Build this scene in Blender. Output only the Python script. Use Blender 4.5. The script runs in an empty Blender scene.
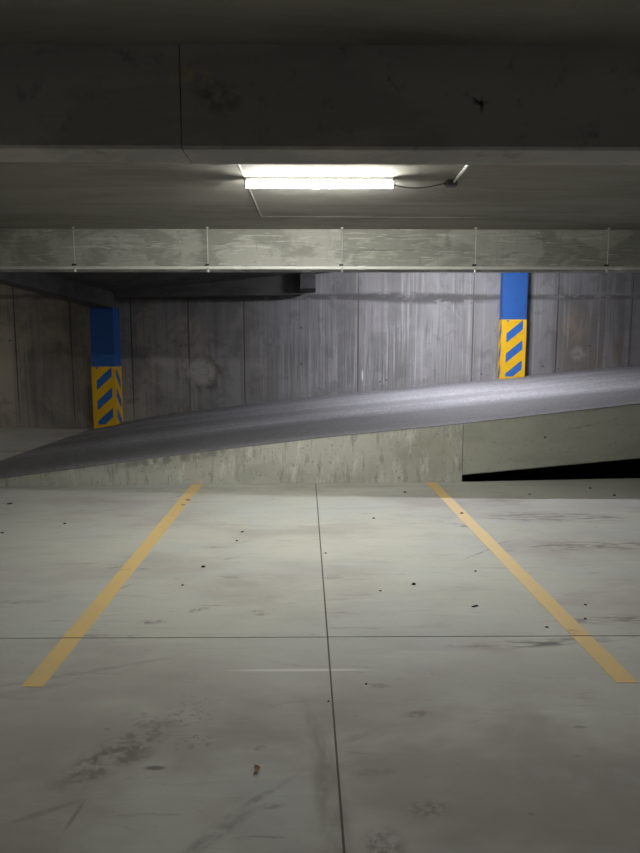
import bpy, bmesh, math, random
from mathutils import Vector, Euler, Matrix
random.seed(7)
S = bpy.context.scene
COL = S.collection

# ------------------------------------------------------------------ camera
F_PX, PITCH, YAW, CAM_H = 640.0, math.atan(75.5 / 640.0), math.atan(0.0093), 1.5
cd = bpy.data.cameras.new('camera')
cam = bpy.data.objects.new('camera', cd)
COL.objects.link(cam)
cam.location = (0, 0, CAM_H)
cam.rotation_euler = (math.pi / 2 - PITCH, 0, -YAW)
cd.sensor_fit = 'VERTICAL'
cd.sensor_height = 24.0
cd.lens = 24.0 * F_PX / 853.0
cd.clip_start, cd.clip_end = 0.05, 100
S.camera = cam
ROT = Euler((math.pi / 2 - PITCH, 0, -YAW)).to_matrix()


def gz(px, py, z=0.0):
    """point of the place seen at a photograph pixel, on a level plane"""
    d = ROT @ Vector(((px - 320) / F_PX, (426.5 - py) / F_PX, -1))
    t = (z - CAM_H) / d.z
    return Vector((d.x * t, d.y * t, z))


# ------------------------------------------------------------------ materials
class Mat:
    def __init__(s, name, rough=0.8, spec=0.3):
        s.m = bpy.data.materials.new(name)
        s.m.use_nodes = True
        s.t = s.m.node_tree
        s.t.nodes.clear()
        s.out = s.n('ShaderNodeOutputMaterial')
        s.b = s.n('ShaderNodeBsdfPrincipled')
        s.t.links.new(s.b.outputs[0], s.out.inputs[0])
        s.b.inputs['Roughness'].default_value = rough
        s.b.inputs['Specular IOR Level'].default_value = spec
        s.co = s.n('ShaderNodeTexCoord').outputs['Object']
        s.col = None

    def n(s, typ, **kw):
        o = s.t.nodes.new(typ)
        for k, v in kw.items():
            setattr(o, k, v)
        return o

    def l(s, a, b):
        s.t.links.new(a, b)

    def map(s, loc=(0, 0, 0), rot=(0, 0, 0), scale=(1, 1, 1), typ='POINT', vec=None):
        m = s.n('ShaderNodeMapping', vector_type=typ)
        s.l(vec or s.co, m.inputs[0])
        m.inputs['Location'].default_value = loc
        m.inputs['Rotation'].default_value = rot
        m.inputs['Scale'].default_value = scale
        return m.outputs[0]

    def noise(s, scale=(1, 1, 1), detail=5, rough=0.6, dist=0.0, loc=(0, 0, 0), rot=(0, 0, 0)):
        k = s.n('ShaderNodeTexNoise')
        s.l(s.map(loc, rot, scale), k.inputs['Vector'])
        k.inputs['Scale'].default_value = 1
        k.inputs['Detail'].default_value = detail
        k.inputs['Roughness'].default_value = rough
        k.inputs['Distortion'].default_value = dist
        return k.outputs[0]

    def ramp(s, v, lo, hi, a=0.0, b=1.0, smooth=True):
        r = s.n('ShaderNodeMapRange', interpolation_type='SMOOTHSTEP' if smooth else 'LINEAR')
        s.l(v, r.inputs[0])
        for i, x in zip((1, 2, 3, 4), (lo, hi, a, b)):
            r.inputs[i].default_value = x
        return r.outputs[0]

    def math(s, op, a, b=None):
        m = s.n('ShaderNodeMath', operation=op)
        for i, x in enumerate((a, b)):
            if x is None:
                continue
            if isinstance(x, (int, float)):
                m.inputs[i].default_value = x
            else:
                s.l(x, m.inputs[i])
        return m.outputs[0]

    def base(s, c):
        r = s.n('ShaderNodeRGB')
        r.outputs[0].default_value = (*c, 1)
        s.col = r.outputs[0]
        return s

    def mix(s, fac, c):
        m = s.n('ShaderNodeMix', data_type='RGBA')
        if isinstance(fac, (int, float)):
            m.inputs[0].default_value = fac
        else:
            s.l(fac, m.inputs[0])
        s.l(s.col, m.inputs[6])
        m.inputs[7].default_value = (*c, 1)
        s.col = m.outputs[2]
        return s

    def layer(s, scale, c, lo, hi, k=1.0, detail=5, rough=0.6, dist=0.0, loc=(0, 0, 0), rot=(0, 0, 0)):
        f = s.ramp(s.noise(scale, detail, rough, dist, loc, rot), lo, hi, 0, k)
        return s.mix(f, c)

    def stain(s, loc, half, c, k=0.6, ang=0.0, wall=False, nscale=None, lo=0.35, hi=0.6, soft=0.3):
        """an elliptical mark with a ragged edge; half = half extents in metres"""
        if wall:
            sc, rot, L = (half[0], 50, half[1]), (0, ang, 0), (loc[0], 0, loc[1])
        else:
            sc, rot, L = (half[0], half[1], 50), (0, 0, ang), (loc[0], loc[1], 0)
        v = s.map(L, rot, sc, 'TEXTURE')
        g = s.n('ShaderNodeTexGradient', gradient_type='SPHERICAL')
        s.l(v, g.inputs[0])
        f = s.ramp(g.outputs['Fac'], 0.0, 1.0 - soft, 0.0, k)
        if nscale:
            f = s.math('MULTIPLY', f, s.ramp(s.noise((nscale,) * 3 if not isinstance(nscale, tuple) else nscale, 4, 0.65, 0.0 if wall else 0.3, (loc[0] * 3.1, loc[1] * 1.7, 0)), lo, hi))
        return s.mix(f, c)

    def xyz(s):
        k = s.n('ShaderNodeSeparateXYZ')
        s.l(s.co, k.inputs[0])
        return k.outputs

    def done(s, bump=0.0, bscale=60.0, extra=None, dist=0.01):
        s.l(s.col, s.b.inputs['Base Color'])
        if bump:
            b = s.n('ShaderNodeBump')
            b.inputs['Strength'].default_value = bump
            b.inputs['Distance'].default_value = dist
            h = s.noise((bscale,) * 3, 6, 0.65)
            if extra is not None:
                h = s.math('ADD', h, extra)
            s.l(h, b.inputs['Height'])
            s.l(b.outputs[0], s.b.inputs['Normal'])
        return s.m


def plain(name, c, rough=0.5, metal=0.0, spec=0.4, var=0.12, scale=25):
    m = Mat(name, rough, spec).base(c)
    m.layer((scale,) * 3, tuple(x * (1 - var * 2) for x in c), 0.4, 0.75, 0.8)
    m.b.inputs['Metallic'].default_value = metal
    return m.done(0.08, 80)


# --- floor: power-trowelled pale concrete with scuffs and tyre marks
m = Mat('trowelled_floor_concrete', 0.7, 0.25).base((0.42, 0.42, 0.375))
m.layer((0.6, 0.9, 1), (0.30, 0.275, 0.255), 0.42, 0.66, 0.8, 5)
m.layer((0.9, 1.1, 1), (0.39, 0.405, 0.395), 0.45, 0.65, 0.6, 3, loc=(7, 3, 0))
m.layer((1.0, 6.5, 1), (0.31, 0.30, 0.275), 0.5, 0.8, 0.6, 7, 0.68, 0.8)
m.layer((1.2, 8, 1), (0.48, 0.475, 0.42), 0.53, 0.75, 0.45, 6, 0.65, 1.2, (3, 8, 0), (0, 0, 0.15))
m.layer((2.2, 16, 1), (0.17, 0.155, 0.14), 0.58, 0.72, 0.6, 6, 0.7, 1.4, (1, 5, 0), (0, 0, -0.12))
m.layer((30, 45, 30), (0.28, 0.27, 0.25), 0.56, 0.8, 0.35, 4)


def fst(px, py, hx, hy, c=(0.13, 0.12, 0.11), k=0.6, ang=0.0, ns=None, **kw):
    p = gz(px, py)
    m.stain((p.x, p.y), (hx, hy), c, k, ang, False, ns, **kw)


BRN = (0.11, 0.09, 0.082)
fst(118, 752, 0.34, 0.12, (0.085, 0.07, 0.066), 0.95, 0.95, (15, 22, 1), lo=0.4, hi=0.6)
fst(132, 757, 0.10, 0.06, BRN, 0.7, 0.3, 30)
fst(155, 768, 0.055, 0.018, (0.08, 0.075, 0.07), 0.8)
fst(88, 779, 0.05, 0.03, (0.09, 0.08, 0.075), 0.6, 0.4, 40)
fst(190, 712, 0.14, 0.20, (0.13, 0.12, 0.11), 0.75, 0, (28, 40, 1), lo=0.52, hi=0.66)
fst(195, 742, 0.12, 0.08, (0.13, 0.12, 0.11), 0.7, 0, (30, 40, 1), lo=0.5, hi=0.64)
fst(143, 722, 0.10, 0.08, (0.13, 0.12, 0.11), 0.6, 0.5, (30, 40, 1), lo=0.45, hi=0.64)
fst(107, 729, 0.02, 0.012, (0.12, 0.11, 0.1), 0.6)
fst(75, 815, 0.012, 0.10, (0.12, 0.11, 0.105), 0.6, -0.1)
fst(45, 812, 0.16, 0.02, (0.15, 0.14, 0.13), 0.5, 0.5)
fst(255, 800, 0.26, 0.02, (0.14, 0.125, 0.115), 0.5, 0.75, 12)
fst(215, 835, 0.22, 0.04, (0.14, 0.125, 0.115), 0.5, 0.8, 12)
fst(272, 806, 0.06, 0.02, BRN, 0.5, 0.1, 40)
fst(260, 748, 0.035, 0.02, BRN, 0.6, 0.5, 50)
fst(418, 714, 0.075, 0.035, (0.1, 0.07, 0.06), 0.9, 0.2, (45, 55, 1), lo=0.36, hi=0.56)
fst(428, 809, 0.11, 0.055, (0.1, 0.075, 0.066), 0.9, 0.1, (40, 50, 1), lo=0.4, hi=0.6)
fst(384, 846, 0.09, 0.10, BRN, 0.7, 0, (25, 30, 1), lo=0.4, hi=0.62)
fst(375, 772, 0.11, 0.03, BRN, 0.5, 0.1, 25)
fst(580, 727, 0.04, 0.012, (0.14, 0.14, 0.145), 0.6)
fst(578, 756, 0.03, 0.01, (0.16, 0.15, 0.14), 0.6)
fst(531, 814, 0.014, 0.012, (0.12, 0.11, 0.1), 0.7)
fst(605, 775, 0.3, 0.12, (0.27, 0.265, 0.26), 0.6, 0.2, 6)
fst(450, 730, 0.35, 0.2, (0.44, 0.42, 0.37), 0.35, 0.2, 5)
fst(560, 790, 0.8, 0.3, (0.3, 0.265, 0.235), 0.5, 0.1, 4)
fst(330, 800, 0.07, 0.55, (0.13, 0.11, 0.095), 0.55, 0.1, (10, 3, 1), lo=0.3, hi=0.6)
fst(318, 735, 0.04, 0.35, (0.14, 0.12, 0.105), 0.5, 0.25, (12, 3, 1))
fst(360, 735, 0.12, 0.03, BRN, 0.4, 0.6, 20)
fst(356, 716, 0.02, 0.006, (0.12, 0.11, 0.1), 0.6)
fst(330, 830, 3.4, 1.5, (0.235, 0.21, 0.19), 0.75, 0, (0.9, 1.3, 1), lo=0.3, hi=0.6)
# thin pale straight line across the joint
m.stain((gz(301, 670).x, gz(301, 670).y), (0.40, 0.016), (0.62, 0.61, 0.56), 0.6, 0, soft=0.55)
# tyre scuffs by the right stripe, streaks behind it
fst(480, 553, 0.28, 0.012, (0.1, 0.1, 0.095), 0.6, 0.75, 30)
fst(501, 543, 0.13, 0.010, (0.09, 0.085, 0.08), 0.65, 0.5)
fst(541, 546, 0.16, 0.018, (0.09, 0.085, 0.08), 0.7, 0.25, 25)
fst(460, 525, 0.3, 0.08, (0.11, 0.105, 0.1), 0.8, -0.6, (8, 40, 1), lo=0.46, hi=0.62)
fst(510, 500, 0.5, 0.12, (0.11, 0.105, 0.1), 0.8, 0.1, (5, 36, 1), lo=0.48, hi=0.62)
fst(555, 517, 0.9, 0.25, (0.13, 0.118, 0.105), 0.9, -0.05, (4, 22, 1), lo=0.44, hi=0.64)
fst(600, 545, 0.7, 0.18, (0.14, 0.125, 0.11), 0.9, 0.05, (4, 20, 1), lo=0.44, hi=0.64)
fst(620, 620, 0.5, 0.07, (0.12, 0.11, 0.1), 0.85, 0.05, (5, 25, 1), lo=0.42, hi=0.62)
fst(540, 643, 0.55, 0.06, (0.11, 0.105, 0.1), 0.9, 0.1, (5, 24, 1), lo=0.4, hi=0.6)
fst(333, 577, 0.1, 0.08, (0.26, 0.245, 0.21), 0.6, 0.5, 22)
# marks round the left stripe and in the middle of the bay
fst(175, 497, 0.22, 0.02, (0.1, 0.1, 0.095), 0.65, 0.9, 18)
fst(118, 567, 0.1, 0.012, (0.13, 0.13, 0.12), 0.6, 0.5)
fst(143, 569, 0.07, 0.012, (0.13, 0.13, 0.12), 0.6)
fst(122, 588, 0.13, 0.01, (0.12, 0.12, 0.11), 0.6, 1.0)
fst(152, 622, 0.11, 0.04, (0.15, 0.145, 0.135), 0.75, 0.1, (30, 45, 1), lo=0.4, hi=0.56)
fst(198, 610, 0.09, 0.04, (0.16, 0.155, 0.145), 0.65, 0.5, 30)
fst(260, 613, 0.08, 0.05, (0.17, 0.165, 0.15), 0.65, -0.5, 30)
fst(20, 602, 0.22, 0.05, (0.22, 0.215, 0.2), 0.55, 0, 10)
fst(215, 547, 0.12, 0.03, (0.2, 0.195, 0.18), 0.6, 0.1, (12, 45, 1))
fst(232, 558, 0.1, 0.02, (0.16, 0.155, 0.14), 0.55, 0.6, 25)
fst(85, 672, 0.55, 0.03, (0.24, 0.23, 0.215), 0.6, 0.35, (6, 20, 1))
fst(30, 690, 0.3, 0.05, (0.25, 0.24, 0.225), 0.5, 0.4, (6, 20, 1))
fst(290, 545, 0.5, 0.4, (0.46, 0.455, 0.38), 0.35, 0.1, 4)
# darker band along the foot of the low wall
fst(320, 487, 4.5, 0.06, (0.25, 0.24, 0.22), 0.35, 0.03, (3, 9, 1))
rr = m.ramp(m.noise((1.2, 3, 1), 4), 0.3, 0.7, 0.66, 0.8)
m.l(rr, m.b.inputs['Roughness'])
FLOOR = m.done(0.06, 90)

# --- ceiling concrete
m = Mat('ceiling_concrete', 0.9, 0.08).base((0.30, 0.29, 0.265))
m.layer((0.5, 2.2, 1), (0.19, 0.185, 0.165), 0.42, 0.7, 0.75, 6, 0.65, 0.8)
m.layer((1.6, 9, 1), (0.36, 0.35, 0.315), 0.52, 0.75, 0.45, 6, 0.65, 1.0, (4, 1, 0))
m.layer((20, 20, 20), (0.19, 0.185, 0.17), 0.6, 0.8, 0.35)
CEIL = m.done(0.12, 30)

# --- the beam nearest the camera
m = Mat('near_beam_concrete', 0.85, 0.2).base((0.45, 0.435, 0.42))
m.layer((0.7, 1, 2.4), (0.30, 0.29, 0.285), 0.45, 0.6, 0.8, 6, 0.65, 0.8)
m.layer((0.35, 1, 0.8), (0.34, 0.325, 0.335), 0.45, 0.6, 0.6, 3, loc=(4, 0, 2))
m.layer((2.0, 3, 14), (0.46, 0.445, 0.42), 0.55, 0.78, 0.4, 6, 0.65, 1.0)
m.layer((7, 7, 7), (0.17, 0.16, 0.155), 0.56, 0.7, 0.6, 6, 0.7)
m.stain((-0.54, 2.71), (0.15, 0.05), (0.5, 0.42, 0.25), 0.6, 0.1, True, 12)
m.stain((-0.42, 2.62), (0.16, 0.10), (0.10, 0.10, 0.10), 0.6, 0.4, True, (16, 16, 16))
m.stain((0.745, 2.60), (0.05, 0.014), (0.03, 0.03, 0.03), 0.9, 0.0, True, 60)
m.stain((0.75, 2.59), (0.012, 0.045), (0.03, 0.03, 0.03), 0.9, 0.0, True, 60, lo=0.2)
m.stain((0.73, 2.605), (0.045, 0.01), (0.04, 0.04, 0.04), 0.8, 0.6, True)
BEAM_NEAR = m.done(0.12, 30)

# --- the beam over the low wall, streaked with laitance
m = Mat('far_beam_concrete', 0.85, 0.2).base((0.42, 0.42, 0.385))
m.layer((1.3, 1, 2.2), (0.27, 0.27, 0.24), 0.46, 0.54, 0.75, 8, 0.62, 0.6)
m.layer((2.4, 1, 26), (0.58, 0.58, 0.55), 0.54, 0.64, 0.75, 6, 0.66, 1.0, (2, 0, 5))
m.layer((3.5, 1, 22), (0.2, 0.2, 0.175), 0.56, 0.66, 0.7, 6, 0.68, 1.0, (9, 0, 1))
m.layer((11, 1, 7), (0.22, 0.22, 0.195), 0.58, 0.68, 0.5, 6, 0.7, 1.0, (5, 0, 3))
m.layer((9, 1, 1.2), (0.27, 0.27, 0.24), 0.55, 0.75, 0.4, 4)
m.stain((0.95, 2.615), (1.15, 0.012), (0.17, 0.165, 0.15), 0.75, 0, True, (3, 3, 12))
m.stain((1.5, 2.72), (0.06, 0.16), (0.17, 0.165, 0.15), 0.55, 0, True, 9)
m.stain((-0.62, 2.425), (0.17, 0.012), (0.55, 0.54, 0.5), 0.7, 0.06, True, 20, lo=0.2)
m.stain((-2.2, 2.56), (0.05, 0.05), (0.5, 0.5, 0.46), 0.6, 0, True)
BEAM_FAR = m.done(0.12, 40)

# --- beams over the ramp
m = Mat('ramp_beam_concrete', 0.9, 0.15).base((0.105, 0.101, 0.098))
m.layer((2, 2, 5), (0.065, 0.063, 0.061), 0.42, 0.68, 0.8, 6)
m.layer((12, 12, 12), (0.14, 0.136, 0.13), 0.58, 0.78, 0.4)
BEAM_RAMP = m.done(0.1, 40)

# --- low wall along the ramp
m = Mat('low_wall_concrete', 0.85, 0.2).base((0.50, 0.50, 0.455))
m.layer((0.8, 1, 1.6), (0.37, 0.37, 0.33), 0.42, 0.68, 0.8, 6, 0.65, 0.6)
m.layer((8, 3, 2.5), (0.66, 0.66, 0.62), 0.52, 0.66, 0.7, 7, 0.7)
m.layer((13, 3, 2.4), (0.25, 0.25, 0.215), 0.52, 0.66, 0.65, 7, 0.7, 0.2, (3, 0, 0))
m.layer((24, 24, 24), (0.2, 0.2, 0.17), 0.58, 0.70, 0.65)
m.stain((1.35, 0.42), (0.55, 0.22), (0.4, 0.385, 0.27), 0.45, 0.2, True, (5, 5, 5))
m.stain((-3.2, 0.05), (1.6, 0.09), (0.5, 0.49, 0.43), 0.5, 0, True, (8, 3, 9))
m.stain((-1.6, 0.3), (1.1, 0.08), (0.18, 0.18, 0.155), 0.75, -0.12, True, (12, 3, 6))
LOWWALL = m.done(0.2, 40)

m = Mat('ramp_edge_concrete', 0.85, 0.2).base((0.50, 0.505, 0.445))
m.layer((0.9, 1, 1.6), (0.40, 0.405, 0.35), 0.42, 0.68, 0.8, 6, 0.65, 0.6)
m.layer((3, 3, 10), (0.57, 0.575, 0.52), 0.55, 0.76, 0.45, 6, 0.68, 1.0)
m.layer((18, 18, 18), (0.30, 0.30, 0.26), 0.56, 0.72, 0.5)
m.stain((2.68, 0.505), (0.022, 0.018), (0.05, 0.05, 0.045), 0.9, 0, True)
m.stain((3.1, 0.62), (0.3, 0.02), (0.22, 0.22, 0.19), 0.5, -0.2, True, 8)
RAMPEDGE = m.done(0.15, 40)

# --- board-marked wall behind the ramp
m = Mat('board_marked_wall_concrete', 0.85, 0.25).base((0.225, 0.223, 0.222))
m.stain((-4.6, 1.6), (4.6, 3.0), (0.335, 0.298, 0.252), 1.0, 0, True, soft=0.5)  # warmer light on the left side, put into the wall colour
m.stain((6.2, 1.6), (2.6, 1.6), (0.16, 0.138, 0.11), 1.0, 0, True, soft=0.5)  # fall-off away from the ramp lamp, painted as a darker tone
m.layer((0.8, 1, 0.9), (0.16, 0.155, 0.147), 0.42, 0.58, 0.8, 7, 0.65, 0.4)
m.layer((1.6, 1, 0.25), (0.27, 0.265, 0.265), 0.48, 0.56, 0.5, 3, 0.6, 0.1, (1, 0, 2))
m.layer((13, 1, 0.22), (0.135, 0.132, 0.128), 0.5, 0.68, 0.6, 4, 0.7, 0.0)
m.layer((26, 1, 0.35), (0.33, 0.328, 0.33), 0.52, 0.72, 0.65, 4, 0.7, 0.0, (3, 0, 2))
m.layer((2.6, 1, 2.4), (0.125, 0.122, 0.118), 0.5, 0.66, 0.5, 8, 0.72, 0.5, (6, 0, 1))
m.layer((14, 1, 14), (0.12, 0.12, 0.115), 0.66, 0.75, 0.6, 5, 0.65)
for sx in (-5.8, -4.72, -3.55, -2.44, -1.36, 0.86, 3.1, 4.75, 6.2):     # form joints
    m.stain((sx, 1.6), (0.022, 2.4), (0.06, 0.057, 0.054), 0.95, 0, True, (14, 1, 2.2), lo=0.1, hi=0.45, soft=0.4)
    m.stain((sx + 0.05, 1.6), (0.10, 2.2), (0.17, 0.165, 0.155), 0.55, 0, True, (18, 1, 0.6), lo=0.4, hi=0.6)
m.stain((1.1, 1.5), (2.6, 1.1), (0.13, 0.128, 0.125), 0.75, 0, True, (20, 1, 0.7), lo=0.52, hi=0.64, soft=0.6)     # dirt runs
m.stain((0.6, 1.15), (2.2, 0.6), (0.11, 0.11, 0.108), 0.7, 0.1, True, (28, 1, 0.6), lo=0.5, hi=0.64, soft=0.5)
m.stain((1.6, 1.3), (2.2, 0.9), (0.40, 0.40, 0.405), 0.5, 0, True, (24, 1, 0.5), lo=0.53, hi=0.66, soft=0.5)         # pale lime runs
m.stain((0.95, 1.02), (0.025, 0.16), (0.65, 0.65, 0.66), 0.75, 0, True)
# pour joint across the wall
m.stain((0.0, 2.54), (14, 0.085), (0.10, 0.096, 0.092), 0.9, 0.0, True, (3, 1, 7), lo=0.25, hi=0.5, soft=0.4)
m.stain((2.0, 2.52), (2.0, 0.15), (0.075, 0.073, 0.071), 0.9, 0.02, True, (3.5, 1, 6), lo=0.36, hi=0.5, soft=0.45)
m.stain((5.4, 2.56), (1.4, 0.12), (0.26, 0.255, 0.25), 0.7, 0.0, True, (3, 1, 7), lo=0.45, hi=0.55)
m.stain((1.88, 2.33), (0.05, 0.26), (0.14, 0.135, 0.13), 0.8, 0, True)
m.stain((0.9, 2.75), (0.05, 0.24), (0.14, 0.135, 0.13), 0.7, 0, True, 9)
# round patch with a dark ragged ring
m.stain((-2.13, 1.05), (0.50, 0.46), (0.10, 0.095, 0.088), 0.9, 0, True, 5, lo=0.36, hi=0.52, soft=0.55)
m.stain((-2.2, 1.08), (0.36, 0.34), (0.37, 0.35, 0.32), 0.8, 0.3, True, 7, lo=0.2, hi=0.5, soft=0.55)
m.stain((-3.0, 1.32), (0.3, 0.14), (0.4, 0.375, 0.34), 0.5, 0.35, True, 5, lo=0.3, hi=0.5)
m.stain((-1.74, 1.0), (0.14, 0.40), (0.12, 0.115, 0.108), 0.7, 0, True, 6)
m.stain((-0.9, 1.8), (0.5, 0.5), (0.17, 0.17, 0.165), 0.6, 0.3, True, (12, 1, 7), lo=0.46, hi=0.6)
m.stain((-4.75, 1.1), (0.35, 0.4), (0.18, 0.165, 0.15), 0.6, 0, True, 4)
m.stain((5.1, 2.0), (0.4, 0.5), (0.34, 0.27, 0.22), 0.45, 0, True, (5, 1, 2))
m.stain((5.2, 1.45), (0.25, 0.2), (0.42, 0.41, 0.37), 0.45, 0, True, 5)
for sx, sz in ((-0.25, 1.95), (-0.25, 1.25), (1.3, 0.9), (1.42, 0.93), (1.35, 0.82), (3.3, 1.05), (4.5, 1.2), (4.8, 1.15), (5.4, 1.6), (-2.6, 1.6), (-5.9, 1.7)):
    m.stain((sx, sz), (0.035, 0.028), (0.06, 0.06, 0.058), 0.85, 0.3, True)
# darker line along the foot of the wall, following the ramp
m.stain((1.5, 0.83), (4.6, 0.07), (0.19, 0.185, 0.18), 0.6, -0.10, True, (7, 1, 7))
brd = m.noise((14, 1, 0.4), 4, 0.6)
BACKWALL = m.done(0.25, 35, brd)

m = Mat('side_wall_concrete', 0.9, 0.2).base((0.3, 0.29, 0.27))
m.layer((1, 1, 2), (0.22, 0.21, 0.2), 0.42, 0.66, 0.7)
SIDEWALL = m.done(0.1, 30)

# --- broom-finished ramp surface
m = Mat('ramp_surface', 0.8, 0.25).base((0.205, 0.202, 0.207))
m.layer((0.5, 1.8, 1), (0.14, 0.138, 0.142), 0.42, 0.66, 0.7, 5)
m.layer((0.35, 5.5, 1), (0.25, 0.247, 0.252), 0.52, 0.7, 0.55, 4, 0.6, 0.3)
m.layer((12, 40, 12), (0.095, 0.095, 0.097), 0.48, 0.66, 0.7, 4, 0.7)
m.layer((24, 26, 26), (0.36, 0.36, 0.365), 0.55, 0.66, 0.75, 3, 0.6)
m.stain((2.0, 8.1), (9, 1.15), (0.075, 0.075, 0.075), 0.75, 0.03, soft=0.45)          # darker bands along the ramp
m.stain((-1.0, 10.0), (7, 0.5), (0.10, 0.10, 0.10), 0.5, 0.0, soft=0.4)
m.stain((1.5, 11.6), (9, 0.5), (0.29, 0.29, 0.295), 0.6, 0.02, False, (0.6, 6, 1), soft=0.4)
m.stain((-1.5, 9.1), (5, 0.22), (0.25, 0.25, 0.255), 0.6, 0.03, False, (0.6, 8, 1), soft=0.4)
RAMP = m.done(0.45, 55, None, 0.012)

# --- paint, plastic and metal
m = Mat('worn_yellow_stripe_paint', 0.6, 0.3).base((0.60, 0.43, 0.18))
m.layer((5, 5, 1), (0.54, 0.40, 0.20), 0.4, 0.7, 0.7)
m.layer((22, 30, 1), (0.40, 0.34, 0.22), 0.56, 0.72, 0.7, 6, 0.7)
m.stain((gz(188, 500).x, gz(188, 500).y), (0.035, 0.05), (0.05, 0.045, 0.04), 0.9, 0.6, soft=0.4)
m.stain((gz(183, 505).x, gz(183, 505).y), (0.03, 0.04), (0.06, 0.055, 0.05), 0.8, 0.2)
m.stain((gz(504, 546).x, gz(504, 546).y), (0.06, 0.012), (0.15, 0.13, 0.1), 0.6, 0.6)
m.stain((gz(572, 632).x, gz(572, 632).y), (0.06, 0.05), (0.25, 0.21, 0.14), 0.6, 0.2, False, 30)
m.stain((gz(125, 570).x, gz(125, 570).y), (0.07, 0.012), (0.2, 0.17, 0.12), 0.5, 0.4)
STRIPE = m.done(0.05, 90)
BLUE = plain('blue_column_paint', (0.026, 0.105, 0.34), 0.5, 0, 0.35, 0.06, 6)
YEL = plain('hazard_yellow', (0.72, 0.42, 0.012), 0.5, 0, 0.35, 0.08, 10)
HBLUE = plain('hazard_blue', (0.032, 0.125, 0.38), 0.5, 0, 0.35, 0.08, 10)
GALV = plain('galvanised_steel', (0.72, 0.73, 0.71), 0.4, 0.3, 0.5, 0.08, 18)
PIPE = plain('painted_pipe', (0.82, 0.83, 0.80), 0.3, 0.0, 0.6, 0.04, 8)
DARKM = plain('dark_clamp_steel', (0.05, 0.05, 0.048), 0.5, 0.4)
WHITEP = plain('white_plastic', (0.74, 0.75, 0.72), 0.4)
GREYP = plain('grey_plastic', (0.16, 0.16, 0.155), 0.5)
CABLE = plain('grey_cable', (0.11, 0.11, 0.105), 0.5)
SEALANT = plain('dark_joint_sealant', (0.075, 0.068, 0.06), 0.8)
GRIT = plain('dark_grit', (0.022, 0.021, 0.018), 0.8)
LEAF = plain('dry_leaf', (0.80, 0.64, 0.5), 0.7, 0, 0.3, 0.25, 120)
STEM = plain('dark_stem', (0.05, 0.03, 0.02), 0.8)


def emit(name, c, k):
    mt = bpy.data.materials.new(name)
    mt.use_nodes = True
    t = mt.node_tree
    t.nodes.clear()
    o = t.nodes.new('ShaderNodeOutputMaterial')
    e = t.nodes.new('ShaderNodeEmission')
    e.inputs[0].default_value = (*c, 1)
    # the strip inside faces down: the upper sides of the diffuser glow less
    tc = t.nodes.new('ShaderNodeTexCoord')
    sx = t.nodes.new('ShaderNodeSeparateXYZ')
    mr = t.nodes.new('ShaderNodeMapRange')
    t.links.new(tc.outputs['Object'], sx.inputs[0])
    t.links.new(sx.outputs[2], mr.inputs[0])
    for i, q in zip((1, 2, 3, 4), (-0.0525, -0.060, k * 0.15, k)):
        mr.inputs[i].default_value = q
    t.links.new(mr.outputs[0], e.inputs[1])
    t.links.new(e.outputs[0], o.inputs[0])
    return mt


LIT_NEAR = emit('lit_tube_diffuser', (1.0, 1.0, 0.91), 380)
LIT_RAMP = emit('lit_ramp_diffuser', (0.90, 0.90, 1.0), 950)
FILL_LEFT = emit('left_fill_diffuser', (1.0, 0.92, 0.80), 150)  # for the fill lamp added out of view on the left
FILL_BACK = emit('back_fill_diffuser', (1.0, 0.97, 0.88), 52)  # for the fill lamp added behind the camera


# ------------------------------------------------------------------ mesh helpers
def link(name, bm, mats, parent=None, smooth=False, loc=None):
    bmesh.ops.recalc_face_normals(bm, faces=bm.faces)
    me = bpy.data.meshes.new(name)
    bm.to_mesh(me)
    bm.free()
    for k in (mats if isinstance(mats, (list, tuple)) else [mats]):
        me.materials.append(k)
    if smooth:
        for p in me.polygons:
            p.use_smooth = True
    o = bpy.data.objects.new(name, me)
    COL.objects.link(o)
    if parent:
        o.parent = parent
    if loc:
        o.location = loc
    return o


def struct(name, bm, mats):
    o = link(name, bm, mats)
    o['kind'] = 'structure'
    return o


def tag(o, label, cat, group=None):
    o['label'] = label
    o['category'] = cat
    if group:
        o['group'] = group
    return o


def thing(name, label, cat, loc=(0, 0, 0), group=None):
    o = bpy.data.objects.new(name, None)
    COL.objects.link(o)
    o.location = loc
    o.empty_display_size = 0.1
    return tag(o, label, cat, group)


def hexa(bm, p, mi=0):
    """eight corners: four below in order, four above in order"""
    v = [bm.verts.new(x) for x in p]
    fs = []
    for q in ((3, 2, 1, 0), (4, 5, 6, 7), (0, 1, 5, 4), (1, 2, 6, 5), (2, 3, 7, 6), (3, 0, 4, 7)):
        f = bm.faces.new([v[i] for i in q])
        f.material_index = mi
        fs.append(f)
    return v, fs


def box(bm, x0, x1, y0, y1, z0, z1, mi=0):
    return hexa(bm, [(x0, y0, z0), (x1, y0, z0), (x1, y1, z0), (x0, y1, z0),
                     (x0, y0, z1), (x1, y0, z1), (x1, y1, z1), (x0, y1, z1)], mi)


def bevel(bm, w, seg=2):
    bmesh.ops.bevel(bm, geom=[e for e in bm.edges if e.calc_face_angle(0) > 0.5], offset=w, segments=seg, affect='EDGES', profile=0.5)


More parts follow.
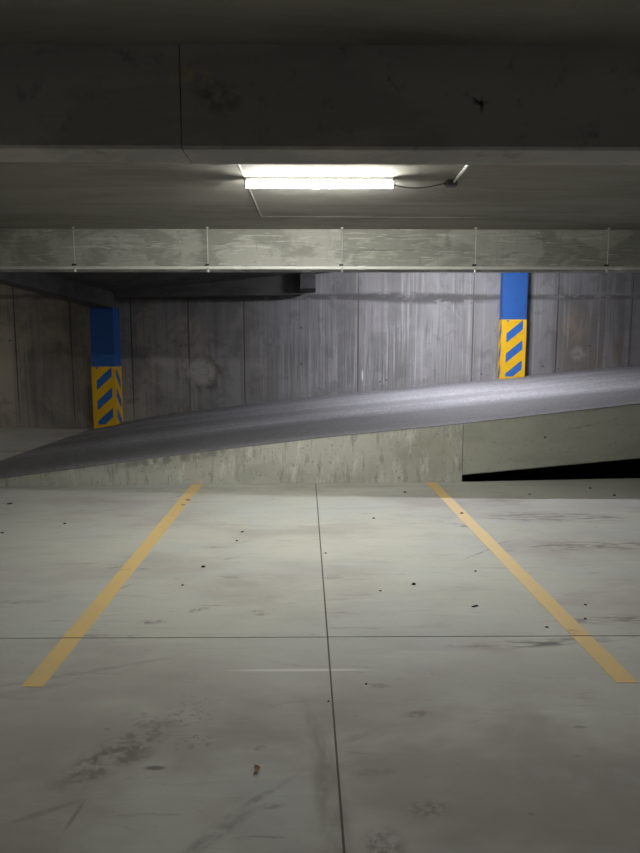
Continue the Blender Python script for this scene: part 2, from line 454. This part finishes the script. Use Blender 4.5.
def tube(bm, pts, r, n=10, cap=True):
    pts = [Vector(p) for p in pts]
    rings = []
    for i, p in enumerate(pts):
        d = (pts[min(i + 1, len(pts) - 1)] - pts[max(i - 1, 0)]).normalized()
        u = d.cross(Vector((0, 0, 1)))
        if u.length < 1e-3:
            u = d.cross(Vector((1, 0, 0)))
        u.normalize()
        w = d.cross(u)
        rr = r[i] if isinstance(r, (list, tuple)) else r
        rings.append([bm.verts.new(p + (u * math.cos(a) + w * math.sin(a)) * rr) for a in (2 * math.pi * k / n for k in range(n))])
    for a, b in zip(rings, rings[1:]):
        for k in range(n):
            bm.faces.new((a[k], a[(k + 1) % n], b[(k + 1) % n], b[k]))
    if cap:
        bm.faces.new(rings[0][::-1])
        bm.faces.new(rings[-1])


def prism(bm, outline, x0, x1, axis='x', mi=0):
    """outline of (y, z) pairs swept from x0 to x1"""
    a = [bm.verts.new((x0, p[0], p[1])) for p in outline]
    b = [bm.verts.new((x1, p[0], p[1])) for p in outline]
    n = len(outline)
    for k in range(n):
        bm.faces.new((a[k], a[(k + 1) % n], b[(k + 1) % n], b[k])).material_index = mi
    bm.faces.new(a[::-1]).material_index = mi
    bm.faces.new(b).material_index = mi


# ------------------------------------------------------------------ the levels of the place
XL, XR, YB, YW = -11.0, 10.0, -7.0, 12.6      # side walls, wall behind the camera, wall behind the ramp
ZC, ZB = 2.84, 2.40                           # slab and beam soffits
RX0 = -4.32                                   # foot of the ramp
XJ = 1.71                                     # where the low wall stops and the ramp edge spans free


def lerp(x, tab):
    for (a, fa), (b, fb) in zip(tab, tab[1:]):
        if x <= b or (b, fb) == tab[-1]:
            return fa + (fb - fa) * (x - a) / (b - a)


def wall_y(x):
    return 7.05 + 0.0385 * (x + 3.5) if x < XJ else 7.2506 + 0.09 * (x - XJ)


RT = [(-4.32, 0.0), (-3.5, 0.092), (-1.28, 0.372), (0.067, 0.525), (1.667, 0.675), (3.8, 0.888), (10.0, 1.5)]


def ramp_z(x, y=None):
    z = lerp(x, RT)
    if y is not None:
        t = (y - wall_y(x)) / (YW - wall_y(x))
        z += 0.09 * t * max(0, min(1, (x - RX0) / 1.2))
    return z


def ceil_ramp(x):
    return 2.60 + 0.1 * (x + 3.7)


# floor: four pours with open saw-cut joints, and the level ground at the foot of the ramp
J = 0.0042
YJ = 3.226


def jx(y):
    return 0.02 + (6.98 - y) * 0.0133


bm = bmesh.new()
TH = 0.15


def slab(p):
    v, fs = hexa(bm, [(x, y, -TH) for x, y in p] + [(x, y, 0) for x, y in p])


slab([(XL, YB), (jx(YB) - J, YB), (jx(YJ) - J, YJ - J), (XL, YJ - J)])
slab([(jx(YB) + J, YB), (XR, YB), (XR, YJ - J), (jx(YJ) + J, YJ - J)])
slab([(RX0, YJ + J), (jx(YJ) - J, YJ + J), (jx(wall_y(0)) - J, wall_y(0)), (RX0, wall_y(RX0))])
v = [(jx(YJ) + J, YJ + J), (XR, YJ + J), (XR, wall_y(XR)), (XJ, wall_y(XJ)), (jx(wall_y(0)) + J, wall_y(0))]
lo = [bm.verts.new((x, y, -TH)) for x, y in v]
hi = [bm.verts.new((x, y, 0)) for x, y in v]
bm.faces.new(lo[::-1])
bm.faces.new(hi)
for k in range(5):
    bm.faces.new((lo[k], lo[(k + 1) % 5], hi[(k + 1) % 5], hi[k]))
slab([(XL, YJ + J), (RX0, YJ + J), (RX0, YW), (XL, YW)])
bmesh.ops.remove_doubles(bm, verts=bm.verts, dist=1e-5)
# sealant lying a little below the surface in the cuts
hexa(bm, [(jx(YB) - J, YB, -0.05), (jx(YB) + J, YB, -0.05), (jx(wall_y(0)) + J, wall_y(0), -0.05), (jx(wall_y(0)) - J, wall_y(0), -0.05),
          (jx(YB) - J, YB, -0.006), (jx(YB) + J, YB, -0.006), (jx(wall_y(0)) + J, wall_y(0), -0.006), (jx(wall_y(0)) - J, wall_y(0), -0.006)], 1)
box(bm, XL, XR, YJ - J, YJ + J, -0.05, -0.008, 1)
struct('floor', bm, [FLOOR, SEALANT])
bm = bmesh.new()
box(bm, XL, XR, YB, YW, -2.75, -2.6)
struct('floor_lower', bm, SIDEWALL)

# walls
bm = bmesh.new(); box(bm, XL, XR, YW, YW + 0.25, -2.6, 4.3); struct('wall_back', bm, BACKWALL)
bm = bmesh.new(); box(bm, XL - 0.25, XL, YB, YW + 0.25, -2.6, 4.3); struct('wall_left', bm, SIDEWALL)
bm = bmesh.new(); box(bm, XR, XR + 0.25, YB, YW + 0.25, -2.6, 4.3); struct('wall_right', bm, SIDEWALL)
bm = bmesh.new(); box(bm, XL - 0.25, XR + 0.25, YB - 0.25, YB, -2.6, 4.3); struct('wall_front', bm, SIDEWALL)

# ceiling slab with the fins left by the shuttering
bm = bmesh.new()
box(bm, XL, XR, YB, 7.55, ZC, ZC + 0.2)
box(bm, XL, -4.3, 7.55, YW, ZC, ZC + 0.2)
hexa(bm, [(-0.53, 6.62, ZC - 0.004), (1.75, 6.66, ZC - 0.004), (1.75, 6.672, ZC - 0.004), (-0.53, 6.632, ZC - 0.004),
          (-0.53, 6.61, ZC), (1.75, 6.65, ZC), (1.75, 6.682, ZC), (-0.53, 6.642, ZC)])
hexa(bm, [(-0.555, 4.3, ZC - 0.006), (-0.545, 4.3, ZC - 0.006), (-0.525, 6.62, ZC - 0.006), (-0.535, 6.62, ZC - 0.006),
          (-0.562, 4.3, ZC), (-0.538, 4.3, ZC), (-0.518, 6.62, ZC), (-0.542, 6.62, ZC)])
struct('ceiling', bm, CEIL)
bm = bmesh.new()
xa, xb = -4.3, XR
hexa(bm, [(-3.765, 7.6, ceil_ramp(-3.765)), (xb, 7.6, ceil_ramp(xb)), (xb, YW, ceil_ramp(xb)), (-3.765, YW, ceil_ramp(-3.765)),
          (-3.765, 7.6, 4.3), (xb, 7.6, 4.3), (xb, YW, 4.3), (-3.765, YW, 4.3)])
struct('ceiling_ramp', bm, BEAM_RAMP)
bm = bmesh.new(); box(bm, XL, XR, 7.55, 7.6, ZB + 0.02, 4.3); struct('wall_upper', bm, BEAM_FAR)

# ramp
bm = bmesh.new()
xs = [RX0 + (XR - RX0) * k / 60 for k in range(61)]
rows = []
for x in xs:
    y0, t = wall_y(x), 0.006
    prof = []
    ys = [y0 + (YW - y0) * k / 8 for k in range(9)]
    top = [(y, ramp_z(x, y) + 0.001) for y in ys]
    bot = [(y, ramp_z(x, y) - 0.25) for y in reversed(ys[1:])]
    prof = top + bot + [(y0 + 0.2, ramp_z(x, y0) - 0.25), (y0 + 0.2, ramp_z(x, y0) - t), (y0, ramp_z(x, y0) - t)]
    rows.append([bm.verts.new((x, y, z)) for y, z in prof])
n = len(rows[0])
for a, b in zip(rows, rows[1:]):
    for k in range(n):
        bm.faces.new((a[k], a[(k + 1) % n], b[(k + 1) % n], b[k]))
bm.faces.new(rows[0][::-1]); bm.faces.new(rows[-1])
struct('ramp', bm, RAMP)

# low wall holding the ramp, then the free-spanning ramp edge
bm = bmesh.new()
rows = []
for k in range(41):
    x = RX0 + (XJ - 0.006 - RX0) * k / 40
    y, z = wall_y(x), ramp_z(x) - 0.007
    rows.append([bm.verts.new(p) for p in ((x, y, -TH), (x, y, z - 0.006), (x, y + 0.006, z), (x, y + 0.2, z), (x, y + 0.2, -TH))])
for a, b in zip(rows, rows[1:]):
    for k in range(5):
        bm.faces.new((a[k], a[(k + 1) % 5], b[(k + 1) % 5], b[k]))
bm.faces.new(rows[0][::-1]); bm.faces.new(rows[-1])
struct('wall_low', bm, LOWWALL)
bm = bmesh.new()
rows = []
for k in range(41):
    x = XJ + (XR - XJ) * k / 40
    y, z = wall_y(x) + 0.002, ramp_z(x) - 0.007
    b = 0.075 + 0.0742 * (x - XJ)
    rows.append([bm.verts.new(p) for p in ((x, y + 0.01, b), (x, y, b + 0.012), (x, y, z - 0.006), (x, y + 0.006, z), (x, y + 0.2, z), (x, y + 0.2, b))])
for a, b in zip(rows, rows[1:]):
    for k in range(6):
        bm.faces.new((a[k], a[(k + 1) % 6], b[(k + 1) % 6], b[k]))
bm.faces.new(rows[0][::-1]); bm.faces.new(rows[-1])
struct('wall_ramp_edge', bm, RAMPEDGE)

# ------------------------------------------------------------------ beams
# nearest beam, cast in two lengths that meet at an open joint; the right one hangs a touch lower
bm = bmesh.new()


def beam_len(x0, x1, y0, y1, z0, z1):
    c = 0.012
    prism(bm, [(y0, z1), (y0, z0 + c), (y0 + c, z0), (y1 - c, z0), (y1, z0 + c), (y1, z1)], x0, x1)


SX = -0.592
beam_len(XL, SX - 0.003, 3.003, 3.232, ZB + 0.003, ZC)
beam_len(SX + 0.003, XR, 2.998, 3.25, ZB, ZC)
o = link('concrete_beam', bm, BEAM_NEAR)
tag(o, 'wide dark concrete beam with a vertical joint, nearest across the top', 'beam')
bm = bmesh.new()
beam_len(XL, XR, 7.30, 7.55, ZB, ZC)
o = link('concrete_beam', bm, BEAM_FAR)
tag(o, 'lit streaky concrete beam behind the thin pipe and hanger rods', 'beam')
bm = bmesh.new()
Z0 = 2.36
YE = YW - 0.42
hexa(bm, [(-3.95, 7.6, Z0), (-3.77, 7.6, Z0), (-3.77, YE, Z0 - 0.05), (-4.2, YE, Z0 - 0.05),
          (-4.2, 7.6, ZC), (-3.77, 7.6, ZC), (-3.77, YE, ZC), (-4.2, YE, ZC)])
hexa(bm, [(-4.2, YE, Z0 - 0.05), (-3.77, YE, Z0 - 0.05), (-3.77, YW, Z0 - 0.05), (-4.2, YW, Z0 - 0.05),
          (-4.2, YE, ZC), (-3.77, YE, ZC), (-3.77, YW, ZC), (-4.2, YW, ZC)])
bmesh.ops.remove_doubles(bm, verts=bm.verts, dist=1e-5)
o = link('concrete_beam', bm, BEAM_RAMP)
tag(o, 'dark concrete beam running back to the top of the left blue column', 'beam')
bm = bmesh.new()
hexa(bm, [(-3.76, 12.25, 2.50), (-0.26, 12.25, 2.56), (-0.26, YW, 2.56), (-3.76, YW, 2.50),
          (-3.76, 12.25, ceil_ramp(-3.76)), (-0.26, 12.25, ceil_ramp(-0.26)), (-0.26, YW, ceil_ramp(-0.26)), (-3.76, YW, ceil_ramp(-3.76))])
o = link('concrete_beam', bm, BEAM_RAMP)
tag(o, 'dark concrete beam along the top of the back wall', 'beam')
bm = bmesh.new()
hexa(bm, [(-0.255, 12.0, 2.64), (0.03, 12.0, 2.65), (0.03, YW, 2.63), (-0.255, YW, 2.61),
          (-0.255, 12.0, ceil_ramp(-0.255)), (0.03, 12.0, ceil_ramp(0.03)), (0.03, YW, ceil_ramp(0.03)), (-0.255, YW, ceil_ramp(-0.255))])
bevel(bm, 0.008, 1)
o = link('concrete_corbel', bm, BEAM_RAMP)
tag(o, 'small grey concrete stub ending the dark beam on the back wall', 'corbel')


# ------------------------------------------------------------------ columns
def hazard(bm, x0, x1, y0, y1, zb, zt, faces):
    """yellow sleeve whose faces carry rising blue bars"""
    # foot follows the ramp
    e = 0.004
    zf = lambda x, y: max(0.0, ramp_z(x, y)) + 0.002
    hexa(bm, [(x0 - e, y0 - e, zf(x0, y0)), (x1 + e, y0 - e, zf(x1, y0)), (x1 + e, y1, zf(x1, y1)), (x0 - e, y1, zf(x0, y1)),
              (x0 - e, y0 - e, zt), (x1 + e, y0 - e, zt), (x1 + e, y1, zt), (x0 - e, y1, zt)], 0)
    q = 0.0015

    def bars(org, u, w, nrm, zlow):
        """blue parallelograms on a face; org is the foot, u the direction that rises"""
        m0, m1 = (0.20, 0.86) if w > 0.3 else (0.2, 0.8)
        step, th, rise = 0.385, 0.18, 0.26
        if w < 0.3:
            rise = 0.2
        zz = zt - 0.06 - 4 * step
        while zz < zt:
            za0, za1, zc0, zc1 = zz, zz + th, zz + rise, zz + rise + th
            poly = [(m0, za0), (m1, zc0), (m1, zc1), (m0, za1)]
            # clip to the sleeve between foot and top
            def clip(poly, lim, above):
                out = []
                for i in range(len(poly)):
                    a, b = poly[i], poly[(i + 1) % len(poly)]
                    ia = (a[1] >= lim) if above else (a[1] <= lim)
                    ib = (b[1] >= lim) if above else (b[1] <= lim)
                    if ia:
                        out.append(a)
                    if ia != ib:
                        t = (lim - a[1]) / (b[1] - a[1])
                        out.append((a[0] + t * (b[0] - a[0]), lim))
                return out
            poly = clip(clip(poly, zlow + 0.004, True), zt - 0.012, False) if poly else []
            if len(poly) >= 3:
                pa = [bm.verts.new(org + u * (s * w) + Vector((0, 0, z))) for s, z in poly]
                pb = [bm.verts.new(org + u * (s * w) + Vector((0, 0, z)) + nrm * q) for s, z in poly]
                n = len(poly)
                for f in [bm.faces.new(pb)] + [bm.faces.new((pa[k], pa[(k + 1) % n], pb[(k + 1) % n], pb[k])) for k in range(n)]:
                    f.material_index = 1
            zz += step
    bars(Vector((x0 - e, y0 - e, 0)), Vector((1, 0, 0)), x1 - x0 + 2 * e, Vector((0, -1, 0)), max(zf(x0, y0), zf(x1, y0)))
    if 'r' in faces:
        bars(Vector((x1 + e, y1, 0)), Vector((0, -1, 0)), y1 - y0 + e, Vector((1, 0, 0)), zf(x1, y0))
    if 'l' in faces:
        bars(Vector((x0 - e, y1, 0)), Vector((0, -1, 0)), y1 - y0 + e, Vector((-1, 0, 0)), zf(x0, y0))


def column(xc, w, d, zfoot, zh, ztop, label):
    t = thing('concrete_column', label, 'column', (xc, YW - d / 2, zfoot))
    x0, x1, y0, y1 = xc - w / 2, xc + w / 2, YW - d, YW
    bm = bmesh.new()
    box(bm, x0, x1, y0, y1, zh, ztop)
    s = link('shaft', bm, BLUE, t, loc=(-xc, -(YW - d / 2), -zfoot))
    s['label'] = 'plain blue painted shaft'
    bm = bmesh.new()
    hazard(bm, x0, x1, y0, y1, zfoot, zh, 'lr')
    s = link('hazard_band', bm, [YEL, HBLUE], t, loc=(-xc, -(YW - d / 2), -zfoot))
    s['label'] = 'yellow band with slanting blue bars'
    return t


column(-3.985, 0.43, 0.42, ramp_z(-3.985, 12.2), 1.205, Z0 - 0.051, 'blue and yellow column in the dim left corner at the foot of the ramp')
column(3.845, 0.465, 0.20, ramp_z(3.815, 12.4), 2.10, ceil_ramp(3.5), 'brightly lit blue and yellow column higher up the ramp, right of the picture')


# ------------------------------------------------------------------ tube lights
def tube_light(x, y, z, lit, label, length=1.16, clips=True, group=None):
    """z is the slab above; the batten hangs close under it"""
    t = thing('tube_light', label, 'light', (x, y, z), group)
    L = length / 2
    bm = bmesh.new()
    prism(bm, [(-0.022, 0.002), (-0.022, -0.026), (0.022, -0.026), (0.022, 0.002)], -L + 0.012, L - 0.012)
    link('housing', bm, WHITEP, t)
    bm = bmesh.new()
    prof = [(0.031 * math.cos(q), -0.0525 + 0.026 * math.sin(q)) for q in (2 * math.pi * k / 20 for k in range(20))]
    prism(bm, prof, -L + 0.012, L - 0.012)
    o = link('diffuser', bm, lit, t)
    o['label'] = 'glowing white diffuser'
    for s in (-1, 1):
        bm = bmesh.new()
        prof2 = [(0.034 * math.cos(q), -0.0525 - 0.030 * math.sin(q)) for q in (math.pi * k / 12 for k in range(13))] + [(-0.030, -0.015), (0.030, -0.015)]
        c, d = sorted((s * L, s * (L - 0.0115)))
        prism(bm, prof2, c, d)
        link('end_cap', bm, GREYP, t)
    if clips:
        for cx in (-0.27, 0.0, 0.27):
            bm = bmesh.new()
            box(bm, cx - 0.008, cx + 0.008, -0.037, -0.032, -0.060, -0.026)
            link('clip', bm, GREYP, t)
            bm = bmesh.new()
            box(bm, cx - 0.008, cx + 0.008, 0.032, 0.037, -0.060, -0.026)
            link('clip', bm, GREYP, t)
    return t


LY = 5.17
near_light = tube_light(0.045, LY, ZC, LIT_NEAR, 'long glowing tube light under the ceiling slab between the two beams')
tz = ceil_ramp(2.3)
t = tube_light(2.3, 10.3, tz, LIT_RAMP, 'second tube light above the ramp, hidden behind the lit beam')
t.rotation_euler = (0, -math.atan(0.1), 0)

# cable, junction box and short conduit at the right end of the tube
pts = []
for k in range(15):
    u = k / 14
    pts.append((0.045 + 0.5805 + u * 0.401, LY + 0.02 + 0.06 * u, ZC - 0.052 - 0.03 * math.sin(math.pi * u) ** 1.0 * (1 - 0.25 * u) + 0.027 * u))
bm = bmesh.new(); tube(bm, pts, 0.0045, 8)
o = link('power_cable', bm, CABLE, near_light, smooth=True, loc=(-0.045, -LY, -ZC))
o['label'] = 'thin grey sagging cable'
t = thing('junction_box', 'small dark box with a pale conduit, right of the tube light', 'junction box', (1.09, LY + 0.08, ZC))
bm = bmesh.new(); box(bm, -0.04, 0.04, -0.04, 0.04, -0.042, 0.002); bevel(bm, 0.005)
link('box_body', bm, GREYP, t)
bm = bmesh.new(); box(bm, -0.036, 0.036, -0.036, 0.036, -0.047, -0.0425)
link('cover', bm, DARKM, t)
bm = bmesh.new(); tube(bm, [(0.01, -0.04, -0.016), (0.012, -0.3, -0.016), (0.016, -1.2, -0.016), (0.02, -1.99, -0.016)], 0.012, 10)
o = link('conduit', bm, PIPE, t, smooth=True)
o['label'] = 'pale conduit'
bm = bmesh.new(); tube(bm, [(-0.062, 0, -0.025), (-0.0405, 0, -0.025)], 0.012, 10)
link('cable_gland', bm, GREYP, t)

# ------------------------------------------------------------------ pipe on hanger rods
PY, PZ = 7.19, 2.407
t = thing('water_pipe', 'thin pale pipe running level under the lit beam', 'pipe', (0, PY, PZ))
bm = bmesh.new(); tube(bm, [(XL + 0.01, 0, -0.004), (0, 0, 0), (XR - 0.01, 0, 0.004)], 0.0165, 14)
link('tube', bm, PIPE, t, smooth=True)
for cx in (3.36, -0.84, 0.52):
    bm = bmesh.new(); tube(bm, [(cx - 0.045, 0, 0), (cx - 0.035, 0, 0), (cx + 0.035, 0, 0), (cx + 0.045, 0, 0)], [0.018, 0.021, 0.021, 0.018], 14)
    link('coupling', bm, PIPE, t, smooth=False)
HP = [-2.617, -1.162, 0.309, 1.775, 3.235]
HL = ['leftmost thin hanger rod, holding the pipe left of the left blue column',
      'second thin hanger rod from the left, with a bright nut below the pipe',
      'middle hanger rod of five, below the right half of the tube light',
      'second hanger rod from the right, left of the bright blue column',
      'rightmost hanger rod, at the dim right end of the pipe']


def hanger(x, label):
    t = thing('pipe_hanger', label, 'hanger rod', (x, PY, ZC), 'hanger rods of the level pipe')
    d = PZ - ZC
    bm = bmesh.new(); tube(bm, [(0, 0, 0), (0, 0, d + 0.021)], 0.0048, 8)
    link('rod', bm, GALV, t, smooth=True)
    bm = bmesh.new()
    n = 16
    for s in range(n):                                     # ring round the pipe
        a, b = 2 * math.pi * s / n, 2 * math.pi * (s + 1) / n
        ri, ro = 0.0168, 0.0205
        hexa(bm, [(-0.012, ri * math.cos(a), d + ri * math.sin(a)), (0.012, ri * math.cos(a), d + ri * math.sin(a)),
                  (0.012, ro * math.cos(a), d + ro * math.sin(a)), (-0.012, ro * math.cos(a), d + ro * math.sin(a)),
                  (-0.012, ri * math.cos(b), d + ri * math.sin(b)), (0.012, ri * math.cos(b), d + ri * math.sin(b)),
                  (0.012, ro * math.cos(b), d + ro * math.sin(b)), (-0.012, ro * math.cos(b), d + ro * math.sin(b))])
    link('ring', bm, GALV, t)
    bm = bmesh.new(); box(bm, -0.030, 0.012, -0.014, 0.014, d + 0.0215, d + 0.040); bevel(bm, 0.003, 1)
    o = link('clamp', bm, DARKM, t); o['label'] = 'dark clamp'
    bm = bmesh.new(); tube(bm, [(0, 0, d - 0.021), (0, 0, d - 0.046)], 0.013, 6)
    link('nut', bm, GALV, t)
    bm = bmesh.new(); tube(bm, [(0, 0, -0.001), (0, 0, -0.012)], [0.018, 0.012], 10)
    link('anchor', bm, GALV, t)


for x, lb in zip(HP, HL):
    hanger(x, lb)


# ------------------------------------------------------------------ painted stripes
def stripe(a, b, c, d, label):
    """a, b far corners and c, d near corners, on the floor; broken at the saw cut"""
    bm = bmesh.new()
    n = 40
    def at(e, f, y):
        u = (y - f.y) / (e.y - f.y)
        return f.x + (e.x - f.x) * u
    for y0, y1 in ((max(c.y, d.y), YJ - J), (YJ + J, min(a.y, b.y))):
        ys = [y0 + (y1 - y0) * k / n for k in range(n + 1)]
        L, R = [], []
        for y in ys:
            j = 0.0025
            L.append((at(a, c, y) + random.uniform(-j, j), y))
            R.append((at(b, d, y) + random.uniform(-j, j), y))
        tl = [bm.verts.new((x, y, 0.0016)) for x, y in L]
        tr = [bm.verts.new((x, y, 0.0016)) for x, y in R]
        bl = [bm.verts.new((x, y, 0.0)) for x, y in L]
        br = [bm.verts.new((x, y, 0.0)) for x, y in R]
        for k in range(n):
            bm.faces.new((tl[k], tr[k], tr[k + 1], tl[k + 1]))
            bm.faces.new((bl[k], tl[k], tl[k + 1], bl[k + 1]))
            bm.faces.new((tr[k], br[k], br[k + 1], tr[k + 1]))
            bm.faces.new((bl[k], bl[k + 1], br[k + 1], br[k]))
        bm.faces.new((tl[0], bl[0], br[0], tr[0]))
        bm.faces.new((tl[n], tr[n], br[n], bl[n]))
    o = link('parking_stripe', bm, STRIPE)
    tag(o, label, 'parking line')


fy = lambda x: wall_y(x) - 0.01
a, b = Vector((-1.385, fy(-1.385), 0)), Vector((-1.262, fy(-1.262), 0))
stripe(a, b, gz(21, 687.5), gz(43, 687), 'worn yellow parking line on the left of the bay floor')
a, b = Vector((1.282, fy(1.282), 0)), Vector((1.398, fy(1.398), 0))
stripe(a, b, gz(617, 683.5), gz(638.5, 683), 'worn yellow parking line on the right of the bay floor')

# ------------------------------------------------------------------ litter on the floor
# dry leaf
p = gz(257, 771)
t = thing('dry_leaf', 'tiny curled brown dry leaf on the floor near the camera', 'leaf', (p.x, p.y, 0.0))
bm = bmesh.new()
G = 8
grid = []
for i in range(G + 1):
    u = i / G
    w = 0.0085 * math.sin(math.pi * min(1, u * 0.95 + 0.03)) ** 0.7 + 0.0006
    row = []
    for jn in (-2, -1, 0, 1, 2):
        s = jn / 2
        row.append(bm.verts.new((w * s, (u - 0.5) * 0.024, 0.0012 + 0.007 * abs(s) ** 1.5 + 0.006 * u * u + 0.001 * math.sin(9 * u + 3 * s))))
    grid.append(row)
for i in range(G):
    for k in range(4):
        bm.faces.new((grid[i][k], grid[i][k + 1], grid[i + 1][k + 1], grid[i + 1][k]))
bmesh.ops.solidify(bm, geom=bm.faces[:], thickness=0.0007)
lf = link('blade', bm, LEAF, t, smooth=True)
bm = bmesh.new(); tube(bm, [(0, 0.011, 0.0075), (-0.001, 0.017, 0.010), (-0.003, 0.024, 0.0125)], [0.0011, 0.0009, 0.0007], 6)
st = link('stem', bm, STEM, t, smooth=True)
for o in (lf, st):
    o.rotation_euler = (0, 0, 0.45)
    o.scale = (1.25, 1.1, 1.2)

GL = {
    'big': ('grit', None),
}


def crumb(px, py, sx, sy, sz, label, group=None):
    p = gz(px, py)
    bm = bmesh.new()
    bmesh.ops.create_icosphere(bm, subdivisions=2, radius=1)
    r = random.Random(int(px * 7 + py))
    ph = [r.uniform(0, 6.28) for _ in range(4)]
    for v in bm.verts:
        k = 1 + 0.2 * math.sin(2.3 * v.co.x + ph[0]) + 0.16 * math.sin(3.1 * v.co.y + ph[1]) + 0.14 * math.sin(4 * v.co.z + ph[2])
        v.co = Vector((v.co.x * sx * k * 0.8, v.co.y * sy * k * 0.8, max(0, v.co.z * k * 0.5 + 0.42) * sz))
    a = r.uniform(-0.5, 0.5)
    bmesh.ops.rotate(bm, verts=bm.verts, matrix=Matrix.Rotation(a, 3, 'Z'))
    o = link('grit_crumb', bm, GRIT, smooth=True, loc=(p.x, p.y, 0))
    tag(o, label, 'grit', group)


crumb(203.5, 567, 0.017, 0.016, 0.012, 'largest black crumb of grit, on the pale floor left of the middle joint')
crumb(413.5, 584.5, 0.019, 0.014, 0.012, 'black crumb of grit right of the middle joint, beyond the cross joint')
crumb(65, 524, 0.016, 0.017, 0.011, 'black crumb of grit on the floor left of the left parking line')
crumb(183, 585.5, 0.011, 0.011, 0.008, 'small crumb of grit between the left parking line and the largest crumb')
crumb(10, 504, 0.036, 0.018, 0.012, 'wide dark flake of grit by the left edge, below the low wall')
crumb(2, 533, 0.022, 0.012, 0.010, 'dark flake of grit cut by the left edge of the photo')
crumb(366.5, 684.5, 0.007, 0.007, 0.006, 'small black crumb just right of the end of the pale thin line')
crumb(328.5, 701.5, 0.006, 0.006, 0.005, 'tiny dark crumb lying beside the long middle joint near the camera')
crumb(373.5, 518.5, 0.013, 0.014, 0.010, 'dark crumb of grit alone in the middle of the bay near the low wall')
crumb(325.5, 553.5, 0.010, 0.010, 0.008, 'small dark crumb beside the middle joint, far half of the bay')
crumb(475.5, 571.5, 0.011, 0.010, 0.008, 'small crumb left of the right parking line, level with its scuffs')
crumb(475, 606.5, 0.024, 0.010, 0.008, 'long flat dark flake left of the right parking line near the cross joint')
crumb(461.5, 513.5, 0.018, 0.018, 0.011, 'dark crumb lying on the right parking line near its far end')
crumb(380.5, 591, 0.011, 0.008, 0.006, 'faint small crumb left of the black one beyond the cross joint')
crumb(585.5, 605, 0.010, 0.009, 0.007, 'upper of two small crumbs right of the right parking line')
crumb(585.5, 619, 0.010, 0.009, 0.007, 'lower of two small crumbs right of the right parking line')
crumb(546.5, 627.5, 0.011, 0.008, 0.007, 'small crumb touching the left side of the right parking line')
crumb(405, 492.5, 0.020, 0.020, 0.012, 'dark crumb in the shade of the low wall, left of the right parking line')
crumb(530, 494.5, 0.016, 0.016, 0.010, 'leftmost of three crumbs in front of the dark gap under the ramp')
crumb(590, 488.5, 0.018, 0.018, 0.011, 'farthest of three crumbs in front of the dark gap under the ramp')
crumb(614, 495.5, 0.020, 0.018, 0.011, 'rightmost of three crumbs in front of the dark gap under the ramp')
crumb(242, 532, 0.018, 0.014, 0.009, 'upper of a cluster of small crumbs right of the left parking line')
crumb(237, 541, 0.014, 0.013, 0.008, 'lower of a cluster of small crumbs right of the left parking line')

# ------------------------------------------------------------------ unseen fill light added behind the camera
tube_light(-1.5, -3.2, ZC, FILL_BACK, 'unseen tube light added behind the viewer to lift the near end', clips=False)

# ------------------------------------------------------------------ world and view
tube_light(-8.6, 9.6, ZC, FILL_LEFT, 'unseen tube light added beyond the left blue column to brighten that corner', clips=False)  # out-of-view lamp, added to brighten the left wall and ground
w = bpy.data.worlds.new('world')
S.world = w
w.use_nodes = True
w.node_tree.nodes['Background'].inputs[0].default_value = (0.01, 0.01, 0.01, 1)
w.node_tree.nodes['Background'].inputs[1].default_value = 0.2
vs = S.view_settings
vs.view_transform = 'Standard'
vs.look = 'None'
vs.gamma = 1
vs.use_curve_mapping = False
vs.exposure = 0.0
S.cycles.max_bounces = 8
S.cycles.diffuse_bounces = 6
S.cycles.sample_clamp_indirect = 4
